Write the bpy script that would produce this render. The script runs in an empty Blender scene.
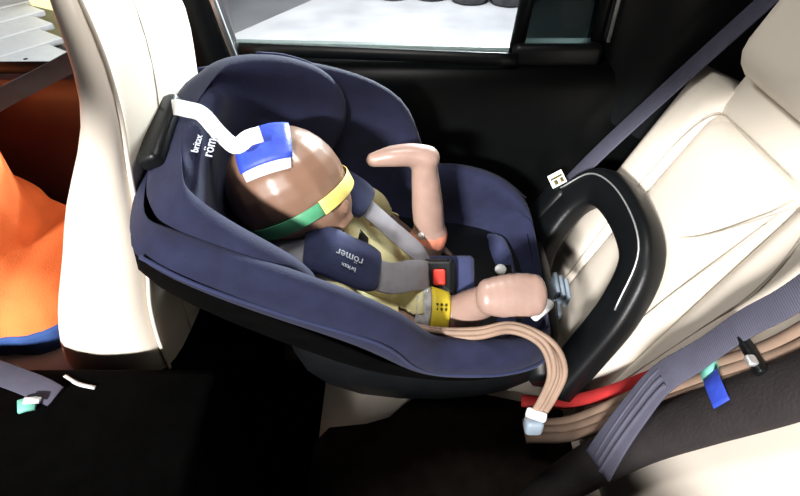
import bpy, bmesh, math, random
from mathutils import Vector, Matrix, noise

random.seed(7)
SC = bpy.context.scene
COL = SC.collection
V = Vector
PI = math.pi

# ------------------------------------------------------------------ camera
CAM = V((0.0, -0.30, 1.25))
DEP = math.radians(40.0)
cam_d = bpy.data.cameras.new('camera')
cam = bpy.data.objects.new('camera', cam_d)
COL.objects.link(cam)
cam.location = CAM
cam.rotation_euler = (math.radians(90) - DEP, 0, 0)
cam_d.sensor_width = 36.0
cam_d.lens = 36.0 * 560.0 / 800.0
cam_d.clip_start = 0.02
SC.camera = cam

# ------------------------------------------------------------------ world and lights
w = bpy.data.worlds.new('hall_light')
SC.world = w
w.use_nodes = True
w.node_tree.nodes['Background'].inputs[0].default_value = (0.80, 0.88, 1.0, 1)
w.node_tree.nodes['Background'].inputs[1].default_value = 0.015
SC.view_settings.view_transform = 'Standard'
SC.view_settings.look = 'None'
SC.view_settings.gamma = 1.0
SC.view_settings.use_curve_mapping = False
SC.view_settings.exposure = 0.0


def area(name, loc, target, size, power, col=(1, 1, 1), sy=None):
    d = bpy.data.lights.new(name, 'AREA')
    d.energy = power
    d.color = col
    d.shape = 'RECTANGLE'
    d.size = size
    d.size_y = sy or size
    o = bpy.data.objects.new(name, d)
    COL.objects.link(o)
    o.location = loc
    o.rotation_euler = (V(target) - V(loc)).to_track_quat('-Z', 'Y').to_euler()
    return o


# hall flood lights standing around the car: near front side, far side, and over the hall floor
area('flood_light_near', (-3.7, -8.0, 4.5), (-0.1, 0.35, 0.62), 1.6, 2700, (1.0, 0.97, 0.95), 0.6)
fl_ = area('flood_light_far', (1.5, 4.6, 2.5), (-0.3, 0.4, 0.85), 1.2, 95, (0.92, 0.96, 1.0), 0.6)
fl_.data.spread = math.radians(50)
# unseen fill light added under the roof to brighten the child seat
area('overhead_fill_light', (-0.02, 0.34, 1.375), (0.02, 0.36, 0.6), 0.22, 3.1, (1.0, 0.97, 0.94), 0.16)
hl = area('flood_light_hall', (0.2, 3.9, 4.0), (0.2, 3.9, -0.35), 2.2, 125, (0.95, 0.96, 1.0))
hl.data.spread = math.radians(75)

# ------------------------------------------------------------------ materials
MATS = {}


def mat(name, col, rough=0.6, spec=0.4, metal=0.0, var=0.10, vscale=30.0, bump=0.0, bscale=200.0,
        sheen=0.0, coat=0.0, kind='noise', col2=None):
    if name in MATS:
        return MATS[name]
    m = bpy.data.materials.new(name)
    m.use_nodes = True
    nt = m.node_tree
    b = nt.nodes['Principled BSDF']
    tc = nt.nodes.new('ShaderNodeTexCoord')
    n = nt.nodes.new('ShaderNodeTexNoise')
    n.inputs['Scale'].default_value = vscale
    n.inputs['Detail'].default_value = 4
    nt.links.new(tc.outputs['Object'], n.inputs['Vector'])
    r = nt.nodes.new('ShaderNodeValToRGB')
    c2 = col2 or tuple(max(0, c * (1 - var * 2)) for c in col)
    r.color_ramp.elements[0].color = (*c2, 1)
    r.color_ramp.elements[1].color = (*[min(1, c * (1 + var * 0.5)) for c in col], 1)
    r.color_ramp.elements[0].position = 0.3
    r.color_ramp.elements[1].position = 0.65
    nt.links.new(n.outputs['Fac'], r.inputs['Fac'])
    nt.links.new(r.outputs['Color'], b.inputs['Base Color'])
    b.inputs['Roughness'].default_value = rough
    b.inputs['Specular IOR Level'].default_value = spec
    b.inputs['Metallic'].default_value = metal
    b.inputs['Sheen Weight'].default_value = sheen
    b.inputs['Coat Weight'].default_value = coat
    if bump > 0:
        if kind == 'voronoi':
            t = nt.nodes.new('ShaderNodeTexVoronoi')
            t.inputs['Scale'].default_value = bscale
            out = t.outputs['Distance']
        elif kind == 'wave':
            t = nt.nodes.new('ShaderNodeTexWave')
            t.inputs['Scale'].default_value = bscale
            t.inputs['Distortion'].default_value = 0.4
            out = t.outputs['Fac']
        else:
            t = nt.nodes.new('ShaderNodeTexNoise')
            t.inputs['Scale'].default_value = bscale
            t.inputs['Detail'].default_value = 3
            out = t.outputs['Fac']
        nt.links.new(tc.outputs['Object'], t.inputs['Vector'])
        bp = nt.nodes.new('ShaderNodeBump')
        bp.inputs['Strength'].default_value = bump
        bp.inputs['Distance'].default_value = 0.002
        nt.links.new(out, bp.inputs['Height'])
        nt.links.new(bp.outputs['Normal'], b.inputs['Normal'])
    MATS[name] = m
    return m


def glass(name, tint, refl=0.06):
    m = bpy.data.materials.new(name)
    m.use_nodes = True
    nt = m.node_tree
    nt.nodes.remove(nt.nodes['Principled BSDF'])
    out = nt.nodes['Material Output']
    t = nt.nodes.new('ShaderNodeBsdfTransparent')
    t.inputs[0].default_value = (*tint, 1)
    g = nt.nodes.new('ShaderNodeBsdfGlossy')
    g.inputs['Roughness'].default_value = 0.03
    f = nt.nodes.new('ShaderNodeFresnel')
    f.inputs[0].default_value = 1.14
    mx = nt.nodes.new('ShaderNodeMixShader')
    nt.links.new(f.outputs[0], mx.inputs[0])
    nt.links.new(t.outputs[0], mx.inputs[1])
    nt.links.new(g.outputs[0], mx.inputs[2])
    nt.links.new(mx.outputs[0], out.inputs[0])
    return m


LEATHER = mat('cream_leather', (0.78, 0.71, 0.61), 0.45, 0.4, var=0.03, vscale=6, bump=0.05, bscale=900, kind='voronoi')
STITCH = mat('seam_thread', (0.46, 0.42, 0.35), 0.8, 0.2, var=0.1, vscale=80)
NAVY = mat('navy_fabric', (0.0135, 0.016, 0.043), 0.85, 0.2, var=0.10, vscale=40, bump=0.35, bscale=700, sheen=0.06)
NAVY2 = mat('navy_pad', (0.032, 0.040, 0.098), 0.85, 0.2, var=0.10, vscale=40, bump=0.35, bscale=700, sheen=0.15)
NAVYP = mat('navy_piping', (0.022, 0.028, 0.075), 0.8, 0.2, var=0.05, sheen=0.1)
BLACK = mat('black_plastic', (0.004, 0.0048, 0.0055), 0.40, 0.28, var=0.1, bump=0.15, bscale=500)
GLOSS = mat('black_gloss_trim', (0.0016, 0.002, 0.002), 0.36, 0.10, var=0.1)
MATTE = mat('black_carpet', (0.0018, 0.0018, 0.0018), 0.95, 0.03, var=0.2, bump=0.5, bscale=600)
DOORTINT = mat('orange_reflection_trim', (0.028, 0.008, 0.007), 0.35, 0.5, var=0.15, vscale=5)  # red tint holds the orange reflected onto a dark glossy panel
CHROME = mat('bright_trim', (0.85, 0.86, 0.87), 0.5, 0.5, metal=0.9, var=0.03)
HEADB = mat('brown_vinyl', (0.20, 0.115, 0.077), 0.30, 0.5, var=0.06, vscale=14, coat=0.25)
SKINV = mat('tan_vinyl', (0.31, 0.205, 0.168), 0.38, 0.5, var=0.08, vscale=25, coat=0.1)
JOINT = mat('orange_joint', (0.62, 0.22, 0.14), 0.5, 0.4, var=0.12, vscale=60)
YELLOW = mat('yellow_suit', (0.84, 0.77, 0.42), 0.85, 0.2, var=0.10, vscale=30, bump=0.4, bscale=500)
STRAP = mat('grey_webbing', (0.36, 0.36, 0.40), 0.7, 0.3, var=0.06, vscale=60, bump=0.4, bscale=350, kind='wave')
BELT = mat('slate_belt_webbing', (0.082, 0.082, 0.118), 0.65, 0.35, var=0.06, vscale=40, bump=0.4, bscale=300, kind='wave')
DBELT = mat('dark_belt_webbing', (0.055, 0.055, 0.065), 0.7, 0.3, var=0.06, vscale=40, bump=0.4, bscale=300, kind='wave')
RED = mat('red_button', (0.75, 0.045, 0.025), 0.4, 0.5, var=0.05)
BLUET = mat('blue_tape', (0.03, 0.065, 0.46), 0.5, 0.4, var=0.08, vscale=60, bump=0.3, bscale=120)
WHITET = mat('white_tape', (0.82, 0.83, 0.84), 0.6, 0.3, var=0.03)
GREENT = mat('green_tape', (0.060, 0.26, 0.13), 0.5, 0.4, var=0.10, vscale=60)
TEALT = mat('mint_tape', (0.18, 0.52, 0.42), 0.5, 0.4, var=0.10, vscale=60)
YELT = mat('yellow_tape', (0.78, 0.66, 0.18), 0.5, 0.4, var=0.08, vscale=60)
LABELY = mat('yellow_label', (0.86, 0.68, 0.05), 0.5, 0.4, var=0.04)
INK = mat('dark_ink', (0.10, 0.08, 0.02), 0.8, 0.1, var=0.05)
WPRINT = mat('white_print', (0.62, 0.66, 0.75), 0.7, 0.2, var=0.03)
SILVER = mat('clear_tape', (0.62, 0.64, 0.64), 0.25, 0.6, var=0.2, vscale=90, bump=0.8, bscale=60)
TANC = mat('tan_cable', (0.27, 0.185, 0.135), 0.6, 0.3, var=0.10, vscale=30)
REDC = mat('red_cable', (0.50, 0.035, 0.035), 0.6, 0.3, var=0.12, vscale=30)
SLEEVE = mat('dark_sleeve', (0.020, 0.016, 0.017), 0.75, 0.3, var=0.15, vscale=20, bump=0.5, bscale=250)
ORANGE = mat('orange_shirt', (0.95, 0.22, 0.06), 0.8, 0.2, var=0.08, vscale=9, bump=0.3, bscale=400)
BLUEJ = mat('blue_trousers', (0.045, 0.10, 0.30), 0.85, 0.2, var=0.12, vscale=25, bump=0.4, bscale=500)
SHOE = mat('black_shoe', (0.02, 0.02, 0.02), 0.5, 0.4)
FLOORM = mat('hall_concrete', (0.47, 0.46, 0.48), 0.75, 0.3, var=0.10, vscale=1.6, col2=(0.30, 0.29, 0.31))
FLOORD = mat('hall_grey_lane', (0.16, 0.16, 0.17), 0.7, 0.3, var=0.10, vscale=2.0)
DRUM = mat('mottled_drum', (0.13, 0.13, 0.135), 0.8, 0.2, var=0.25, vscale=9, bump=0.8, bscale=25)
WPAINT = mat('white_painted_steel', (0.66, 0.66, 0.68), 0.5, 0.4, var=0.03)
YPAINT = mat('pale_yellow_paint', (0.90, 0.84, 0.42), 0.5, 0.4, var=0.04)
ROOFM = mat('dark_headliner', (0.03, 0.03, 0.032), 0.95, 0.1, var=0.1)
GREYBLUE = mat('grey_blue_plastic', (0.24, 0.30, 0.36), 0.5, 0.4, var=0.06)
GLASSC = glass('clear_glass', (0.93, 0.96, 0.95))
GLASST = glass('tinted_glass', (0.11, 0.135, 0.13))


# ------------------------------------------------------------------ mesh helpers
def spl(pts, n=8):
    """Catmull-Rom through points"""
    pts = [V(p) for p in pts]
    out = []
    P = [pts[0] * 2 - pts[1]] + pts + [pts[-1] * 2 - pts[-2]]
    for i in range(1, len(P) - 2):
        a, b, c, d = P[i - 1], P[i], P[i + 1], P[i + 2]
        for k in range(n):
            t = k / n
            out.append(0.5 * ((2 * b) + (c - a) * t + (2 * a - 5 * b + 4 * c - d) * t * t + (3 * b - a - 3 * c + d) * t ** 3))
    out.append(pts[-1])
    return out


def lerp(a, b, t):
    return a + (b - a) * t


class MB:
    def __init__(s):
        s.v = []
        s.f = []

    def loft(s, rings, cap=True, closed=True):
        o = len(s.v)
        n = len(rings[0])
        for r in rings:
            s.v.extend([V(p) for p in r])
        for i in range(len(rings) - 1):
            for j in range(n if closed else n - 1):
                k = (j + 1) % n
                s.f.append((o + i * n + j, o + i * n + k, o + (i + 1) * n + k, o + (i + 1) * n + j))
        if cap and closed:
            s.f.append(tuple(o + j for j in reversed(range(n))))
            e = o + (len(rings) - 1) * n
            s.f.append(tuple(e + j for j in range(n)))
        return s

    def tube(s, path, r, n=10, up=None, ry=None, sq=1.0):
        path = [V(p) for p in path]
        m = len(path)
        rs = r if isinstance(r, (list, tuple)) else [r] * m
        rys = ry if isinstance(ry, (list, tuple)) else ([ry] * m if ry else rs)
        rings = []
        prev = V(up) if up else None
        for i, p in enumerate(path):
            t = (path[min(i + 1, m - 1)] - path[max(i - 1, 0)]).normalized()
            if prev is None:
                prev = t.orthogonal()
            a = prev - t * prev.dot(t)
            if a.length < 1e-6:
                a = t.orthogonal()
            a.normalize()
            b = t.cross(a)
            if not up:
                prev = a
            cs_ = [(math.cos(2 * PI * j / n), math.sin(2 * PI * j / n)) for j in range(n)]
            rings.append([p + a * math.copysign(abs(c_) ** sq, c_) * rys[i] + b * math.copysign(abs(s_) ** sq, s_) * rs[i] for c_, s_ in cs_])
        return s.loft(rings)

    def ribbon(s, path, width, thick, side, off=0.0):
        """flat strap: side = direction (vector or per point list) of its width"""
        path = [V(p) for p in path]
        m = len(path)
        rings = []
        for i, p in enumerate(path):
            t = (path[min(i + 1, m - 1)] - path[max(i - 1, 0)]).normalized()
            sd = side[i] if isinstance(side, list) else V(side)
            a = sd - t * sd.dot(t)
            a.normalize()
            nn = t.cross(a)
            wd = (width[i] if isinstance(width, list) else width) / 2
            q = p + nn * off
            h = thick / 2
            rings.append([q - a * wd - nn * h * .6, q - a * wd * .94 - nn * h, q + a * wd * .94 - nn * h, q + a * wd - nn * h * .6,
                          q + a * wd + nn * h * .6, q + a * wd * .94 + nn * h, q - a * wd * .94 + nn * h, q - a * wd + nn * h * .6])
        return s.loft(rings)

    def rbox(s, c, size, r=0.01, M=None, seg=3):
        """rounded box centred on c; M 3x3 orientation"""
        c = V(c)
        sx, sy, sz = [q / 2 for q in size]
        r = min(r, sx * .99, sy * .99, sz * .99)
        rings = []

        def ring(inset, z):
            pts = []
            rr = max(r - inset, 0.0005)
            ax, ay = sx - inset, sy - inset
            for cx, cy, a0 in ((ax - rr, ay - rr, 0), (-ax + rr, ay - rr, 90), (-ax + rr, -ay + rr, 180), (ax - rr, -ay + rr, 270)):
                for k in range(seg + 1):
                    a = math.radians(a0 + 90 * k / seg)
                    p = V((cx + rr * math.cos(a), cy + rr * math.sin(a), z))
                    pts.append(c + (M @ p if M else p))
            return pts
        for k in range(seg + 1):
            a = math.radians(90 * k / seg)
            rings.append(ring(r * (1 - math.sin(a)), -sz + r * (1 - math.cos(a))))
        for k in range(seg + 1):
            a = math.radians(90 * (1 - k / seg))
            rings.append(ring(r * (1 - math.sin(a)), sz - r * (1 - math.cos(a))))
        return s.loft(rings)

    def ell(s, c, ax, ay, az, nu=16, nv=10):
        c = V(c)
        ax, ay, az = V(ax), V(ay), V(az)
        o = len(s.v)
        s.v.append(c - az)
        for i in range(1, nv):
            ph = -PI / 2 + PI * i / nv
            for j in range(nu):
                th = 2 * PI * j / nu
                s.v.append(c + ax * math.cos(ph) * math.cos(th) + ay * math.cos(ph) * math.sin(th) + az * math.sin(ph))
        s.v.append(c + az)
        for j in range(nu):
            s.f.append((o, o + 1 + (j + 1) % nu, o + 1 + j))
        for i in range(nv - 2):
            for j in range(nu):
                a = o + 1 + i * nu
                s.f.append((a + j, a + (j + 1) % nu, a + nu + (j + 1) % nu, a + nu + j))
        e = len(s.v) - 1
        a = o + 1 + (nv - 2) * nu
        for j in range(nu):
            s.f.append((a + j, a + (j + 1) % nu, e))
        return s

    def lathe(s, c, prof, n=20, M=None):
        c = V(c)
        rings = []
        for r, z in prof:
            rings.append([c + ((M @ V((r * math.cos(2 * PI * j / n), r * math.sin(2 * PI * j / n), z))) if M else V((r * math.cos(2 * PI * j / n), r * math.sin(2 * PI * j / n), z))) for j in range(n)])
        return s.loft(rings)

    def pad(s, fn, nu, nv, thick, nrm):
        """cushion slab: fn(u,v)->front point; back = front offset by -nrm*thick, edges rolled"""
        nrm = V(nrm)
        rings = []
        for i in range(nu + 1):
            u = i / nu
            front = [fn(u, j / nv) for j in range(nv + 1)]
            th = thick
            back = [p - nrm * th for p in reversed(front)]
            rings.append(front + back)
        return s.loft(rings)


ORI = {}


def obj(name, mb, m, parent=None, smooth=True, sub=0, bev=0.0, label=None, world=True):
    """link ONE mesh object; vertices are given in the frame of the parent's root when world=False, else in world space of an unrotated root"""
    me = bpy.data.meshes.new(name)
    off = ORI.get(parent.name, V((0, 0, 0))) if parent else V((0, 0, 0))
    me.from_pydata([p - off for p in mb.v], [], mb.f)
    bm = bmesh.new()
    bm.from_mesh(me)
    bmesh.ops.recalc_face_normals(bm, faces=bm.faces)
    bm.to_mesh(me)
    bm.free()
    if smooth:
        me.polygons.foreach_set('use_smooth', [True] * len(me.polygons))
    me.materials.append(m)
    o = bpy.data.objects.new(name, me)
    COL.objects.link(o)
    if parent:
        o.parent = parent
        ORI[o.name] = off
    if bev > 0:
        b = o.modifiers.new('bevel', 'BEVEL')
        b.width = bev
        b.segments = 2
        b.limit_method = 'ANGLE'
    if sub:
        q = o.modifiers.new('subdivision', 'SUBSURF')
        q.levels = sub
        q.render_levels = sub
    if label:
        o['label'] = label
    return o


def thing(name, label, cat, loc=(0, 0, 0), rot=None, base=None, group=None, kind=None):
    """Empty at the thing's base. base = the point of the modelling frame that sits at loc"""
    o = bpy.data.objects.new(name, None)
    COL.objects.link(o)
    o.empty_display_size = 0.05
    o.location = loc
    if rot:
        o.rotation_euler = rot
    o['label'] = label
    o['category'] = cat
    if group:
        o['group'] = group
    if kind:
        o['kind'] = kind
    ORI[o.name] = V(base) if base is not None else V(loc)
    return o


def tag(o, label, cat, group=None, kind=None):
    o['label'] = label
    o['category'] = cat
    if group:
        o['group'] = group
    if kind:
        o['kind'] = kind
    return o


def struct(o, label=None):
    o['kind'] = 'structure'
    if label:
        o['label'] = label
    return o


def text_mb(s, size, origin, xdir, ydir, depth=0.0006, align='CENTER'):
    """lettering as thin raised mesh laid on a surface"""
    cu = bpy.data.curves.new('lettering', 'FONT')
    cu.body = s
    cu.size = size
    cu.align_x = align
    cu.align_y = 'CENTER'
    cu.extrude = depth
    cu.resolution_u = 2
    t = bpy.data.objects.new('lettering_source', cu)
    COL.objects.link(t)
    dg = bpy.context.evaluated_depsgraph_get()
    me = bpy.data.meshes.new_from_object(t.evaluated_get(dg))
    xd, yd = V(xdir).normalized(), V(ydir).normalized()
    zd = xd.cross(yd)
    mb = MB()
    mb.v = [V(origin) + xd * p.co.x + yd * p.co.y + zd * p.co.z for p in me.vertices]
    mb.f = [tuple(p.vertices) for p in me.polygons]
    bpy.data.objects.remove(t)
    bpy.data.curves.remove(cu)
    bpy.data.meshes.remove(me)
    return mb


# ==================================================================== SETTING
GZ = -0.35
m = MB().rbox((0, 4, GZ - 0.05), (24, 20, 0.1), 0.01)
o = struct(obj('floor', m, FLOORM), 'pale concrete crash hall floor outside the car')
m = MB()   # darker lane painted on the hall floor (very thin sheet of coating)
m.loft([[V((-7, 3.2, GZ + .001)), V((-2.0, 3.2, GZ + .001)), V((-0.83, 5.24, GZ + .001)), V((1.3, 9, GZ + .001)), V((-7, 9, GZ + .001))],
        [V((-7, 3.2, GZ + .004)), V((-2.0, 3.2, GZ + .004)), V((-0.83, 5.24, GZ + .004)), V((1.3, 9, GZ + .004)), V((-7, 9, GZ + .004))]])
struct(obj('trim_1', m, FLOORD, smooth=False), 'darker grey coated area on the hall floor')

# car floor and roof
m = MB().rbox((-0.2, 0, -0.03), (2.6, 1.72, 0.06), 0.02)
struct(obj('floor_car', m, MATTE), 'black carpeted car floor')
m = MB().rbox((-0.1, 0.0, 1.41), (2.3, 1.5, 0.05), 0.02)
struct(obj('ceiling', m, ROOFM), 'dark headliner of the car roof')

# far side doors: lower panels with rolled window sill


def door_panel(x0, x1, y, zt, n=10):
    prof = [(y + .05, -0.0), (y - .02, 0.0), (y - .03, .25), (y - .05, .50), (y - .055, .62), (y - .03, .72), (y - .025, zt - .05), (y - .012, zt - .018),
            (y + .005, zt - .004), (y + .03, zt), (y + .05, zt - .01)]
    rings = []
    for i in range(n + 1):
        x = lerp(x0, x1, i / n)
        rings.append([V((x, a, b)) for a, b in prof])
    return MB().loft(rings)


dr = thing('door_1', 'black rear passenger door panel behind the child seat', 'door', (-0.05, 0.75, 0), kind='structure')
obj('door_panel', door_panel(-0.33, 0.62, 0.75, 0.835), GLOSS, dr)
m = MB().tube(spl([(-.2, .675, .60), (0.0, .67, .605), (.2, .675, .60)], 6), .02, 10)
obj('armrest', m, BLACK, dr)
m = MB()
m.ribbon(spl([(-.30, .742, .862), (0.0, .742, .850), (.22, .742, .842)], 6), .022, .010, (0, .3, 1))
obj('window_seal', m, BLACK, dr)
m = MB().rbox((-.05, .812, .822), (.56, .03, .05), .008, Matrix.Rotation(math.radians(1.2), 3, 'Y'))
obj('outer_sill', m, mat('grey_green_sill', (.16, .18, .17), .5, .4), dr)
# window frame of rear door: uprights and quarter glass
m = MB()
m.tube([(.222, .775, .82), (.235, .765, 1.0), (.245, .74, 1.30), (.245, .72, 1.43)], .012, 8, up=(1, 0, 0), ry=.014)
obj('window_frame', m, BLACK, dr)
m = MB()
m.tube([(.375, .775, .80), (.375, .765, 1.0), (.365, .74, 1.30), (.36, .72, 1.43)], .012, 8, up=(1, 0, 0), ry=.012)
obj('window_frame', m, BLACK, dr)
m = MB().ribbon([(.391, .755, .87), (.391, .747, 1.0), (.382, .725, 1.28)], .006, .004, (1, 0, 0))
obj('bright_edge', m, CHROME, dr)
m = MB().rbox((.30, .77, .845), (.17, .05, .045), .012)
obj('quarter_ledge', m, BLACK, dr)
m = MB().rbox((-.045, .795, 1.14), (.55, .004, .62), .0015)
obj('window_pane', m, GLASSC, dr)
m = MB().rbox((.305, .785, 1.14), (.13, .004, .62), .0015)
obj('quarter_pane', m, GLASST, dr)

dr2 = thing('door_2', 'dark front door panel, its red-brown colour holding the orange shirt reflection', 'door', (-0.95, 0.75, 0), kind='structure')
obj('door_panel', door_panel(-1.55, -0.38, 0.75, 0.815), DOORTINT, dr2)
m = MB().ribbon([(-1.5, .742, .822), (-.40, .742, .828)], .022, .010, (0, .3, 1))
obj('window_seal', m, BLACK, dr2)
m = MB().rbox((-.95, .795, 1.12), (1.12, .004, .62), .0015)
obj('window_pane', m, GLASSC, dr2)

# B pillar with bright window edge
pil = thing('trim_2', 'black door pillar with a bright vertical window edge', 'pillar', (-.36, .75, 0), kind='structure')
m = MB()
rings = []
for z, x0, x1, y in ((0, -.42, -.30, .76), (.6, -.42, -.30, .755), (.85, -.42, -.318, .75), (1.0, -.425, -.345, .745), (1.25, -.44, -.375, .72), (1.44, -.45, -.39, .70)):
    rings.append([V((x0, y, z)), V((x0 + .02, y - .02, z)), V((x1 - .02, y - .02, z)), V((x1, y, z)), V((x1, y + .05, z)), V((x0, y + .05, z))])
m.loft(rings)
obj('pillar_cover', m, BLACK, pil)
m = MB().ribbon([(-.311, .738, .845), (-.337, .733, 1.0), (-.367, .708, 1.25)], .011, .008, (1, 0, 0))
obj('bright_edge', m, CHROME, pil)

# C pillar / rear quarter trim, black
m = MB()
rings = []
for x, y0 in ((.385, .80), (.42, .735), (.55, .72), (.8, .70), (1.0, .68), (1.05, .66)):
    rings.append([V((x, y0, 0)), V((x, y0 - .02, .5)), V((x, y0 - .01, .9)), V((x, y0 - .05, 1.2)), V((x, y0 - .12, 1.44)), V((x, y0 + .06, 1.44)), V((x, y0 + .06, 0))])
m.loft(rings)
struct(obj('wall_right', m, BLACK), 'black rear quarter trim of the car')
m = MB().rbox((1.06, 0, .72), (.05, 1.45, 1.4), .02)
struct(obj('wall_back', m, BLACK), 'black rear end of the cabin')
# parcel shelf behind the rear seat
m = MB().rbox((.86, 0, .78), (.34, 1.3, .03), .01)
struct(obj('trim_3', m, MATTE), 'black parcel shelf behind the rear seat')
m = MB().rbox((-.1, -.73, 1.405), (2.3, .07, .05), .02)  # unseen rail added to cut the near light at the roof edge
struct(obj('trim_4', m, ROOFM), 'unseen dark roof rail added above the near side window to cut light')
# near side door below its window
m = MB().rbox((-.1, -.78, .47), (2.3, .06, .94), .02)
struct(obj('wall_left', m, BLACK), 'black near side door panel')

# ==================================================================== OUTSIDE THINGS
drum_prof = [(.10, 0), (.155, .004), (.172, .03), (.178, .10), (.174, .16), (.180, .18), (.180, .20), (.174, .22), (.178, .34), (.180, .38), (.180, .40), (.172, .43), (.16, .50), (.13, .53), (.05, .535)]
drum_src = None
for i, (x, yv, lab) in enumerate(((-.06, 5.36, 'leftmost dark mottled drum outside the rear side window'),
                                  (.30, 5.34, 'dark mottled drum outside, second from the left'),
                                  (.655, 5.22, 'dark mottled drum outside, third from the left'),
                                  (1.01, 5.16, 'dark mottled drum outside next to the window frame, rightmost of the row'))):
    if drum_src is None:
        o = obj('drum', MB().lathe((0, 0, 0), drum_prof, 22), DRUM)
        drum_src = o
    else:
        o = drum_src.copy()
        COL.objects.link(o)
    o.location = (x, yv, GZ)
    o.rotation_euler = (0, 0, i * 1.3)
    tag(o, lab, 'drum', 'dark drums standing on the hall floor')

# white slatted platform outside the front window
pt = thing('slatted_platform', 'white platform of separate boards outside the front side window', 'platform', (-2.1, 2.4, GZ))
PE = V((-1.796, 2.531, 0))          # far end of one board gap
PA = V((.585, .811, 0)).normalized()               # board direction
PB = V((PA.y, -PA.x, 0))                           # across the boards
PM = Matrix((PB, PA, V((0, 0, 1)))).transposed()
BW = 0.236
for i in range(-4, 5):
    far = PE + PA * (-.083 * i) + PB * (BW * (i + .5))
    c = far - PA * .9
    bo = obj('board', MB().rbox((c.x, c.y, .285), (BW - .022, 1.8, .03), .006, PM), WPAINT, pt)
    if i == 1:
        for dd in (.16, .22, .30):
            q = far - PA * dd
            obj('bolt_hole', MB().lathe((q.x, q.y, .3005), [(.001, 0), (.009, 0), (.009, .002), (.001, .002)], 10), BLACK, bo)
c = PE - PA * .9 + PB * BW * .5
obj('gap_shade_sheet', MB().rbox((c.x, c.y, .258), (BW * 9, 1.78, .01), .003, PM), mat('gap_shade_grey', (.05, .05, .055), .6, .4), pt)  # dark sheet added for the shade seen through the board gaps
for a in (-4.2, 4.2):
    for b in (-.8, .8):
        q = c + PB * BW * a + PA * b
        obj('post', MB().rbox((q.x, q.y, (GZ + .252) / 2), (.06, .06, .252 - GZ), .005, PM), WPAINT, pt)

yb = thing('yellow_bollard', 'pale yellow upright post standing beside the white platform', 'post', (-1.96, 3.0, GZ))
m = MB().rbox((-1.96, 3.0, .25), (.16, .16, 1.2), .02)
obj('column', m, YPAINT, yb)
m = MB().rbox((-1.96, 3.0, GZ + .015), (.3, .3, .03), .008)
obj('base_plate', m, YPAINT, yb)

# ==================================================================== REAR SEAT
def xb(z):
    return .335 + (z - .40) * .42


BN = V((-.922, 0, .387))      # front normal of the rear backrest
rs = thing('rear_seat', 'cream leather rear bench seat under the child seat', 'car seat', (.2, .2, 0), base=(.2, .2, 0))
# cushion
m = MB()
rings = []
for y, k in ((-.70, .5), (-.69, .9), (-.66, 1), (-.3, 1), (0, 1), (.14, 1), (.3, 1.0), (.5, 1.0), (.64, 1), (.665, .9), (.675, .5)):
    zt = .365 if k == 1 else .365 - .03 * (1 - k) * 2
    rings.append([V((-.13, y, .16)), V((-.155, y, .25)), V((-.15, y, zt - .05)), V((-.12, y, zt - .012)), V((-.05, y, zt)), V((.15, y, zt - .012)), V((.33, y, zt - .03)), V((.42, y, zt - .04)), V((.42, y, .14)), V((.1, y, .12))])
m.loft(rings)
cu = obj('cushion', m, LEATHER, rs)


mt = MB()  # dark mat added over the cushion to keep it from looking bright
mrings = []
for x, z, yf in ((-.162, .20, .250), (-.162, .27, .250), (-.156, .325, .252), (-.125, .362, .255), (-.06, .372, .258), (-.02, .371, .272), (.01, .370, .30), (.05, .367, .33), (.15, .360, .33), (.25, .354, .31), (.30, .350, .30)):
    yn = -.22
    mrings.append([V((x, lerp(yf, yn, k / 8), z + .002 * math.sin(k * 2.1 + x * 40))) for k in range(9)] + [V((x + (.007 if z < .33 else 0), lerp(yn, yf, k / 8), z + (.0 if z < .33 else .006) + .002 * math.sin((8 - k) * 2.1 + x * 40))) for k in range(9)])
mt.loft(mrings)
tag(obj('darkening_mat', mt, mat('dark_brown_mat', (.020, .015, .012), .9, .1, var=.2, bump=.4, bscale=300)), 'added dark brown mat darkening the rear bench below the child seat', 'mat')


def bpad(y0, y1, z0, z1, bul, thick, sx=0.0, top=0.0, rim=.03):
    """padded backrest panel between y0..y1 and z0..z1"""
    def fn(u, v):
        y = lerp(y0, y1, u)
        z = lerp(z0, z1, v)
        eu = min(u, 1 - u) * abs(y1 - y0)
        ev = min(v, 1 - v) * (z1 - z0)
        def rl(e):
            return 0 if e >= rim else (1 - e / rim) ** 2.2
        drop = max(rl(eu), rl(ev)) * .013
        b = bul * math.sin(PI * u) ** .7 * math.sin(PI * v) ** .7
        return V((xb(z) + sx - b + drop + .03 * math.sin(PI * v * .5) * 0, y, z))
    return MB().pad(fn, 18, 18, thick, BN)


obj('backrest_panel', bpad(.27, .545, .36, .835, .018, .10, -.012), LEATHER, rs)           # outboard insert
obj('backrest_bolster', bpad(.535, .650, .36, .87, .012, .11, -.018), LEATHER, rs)         # outer bolster
obj('backrest_top', bpad(.27, .56, .825, .94, .012, .10, .0), LEATHER, rs)
obj('backrest_bolster', bpad(.195, .28, .36, .94, .010, .11, -.016), LEATHER, rs)         # inner bolster
obj('backrest_panel', bpad(-.14, .19, .36, .90, .016, .10, -.006), LEATHER, rs)            # middle seat
obj('backrest_panel', bpad(-.68, -.15, .36, .90, .016, .10, -.006), LEATHER, rs)           # near seat
# head restraint of the outboard place
m = MB().rbox((0, 0, 0), (.10, .26, .17), .045, seg=4)
R = Matrix.Rotation(math.radians(22), 3, 'Y')
m.v = [R @ p + V((.555, .40, .985)) for p in m.v]
hr = obj('headrest', m, LEATHER, rs)
for yy in (.36, .48):
    obj('post', MB().tube([(.545, yy, .88), (.58, yy, .97)], .006, 8), CHROME, hr)
# seams


def bpt(y, z, o=.004):
    return V((xb(z), y, z)) + BN * o


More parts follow.
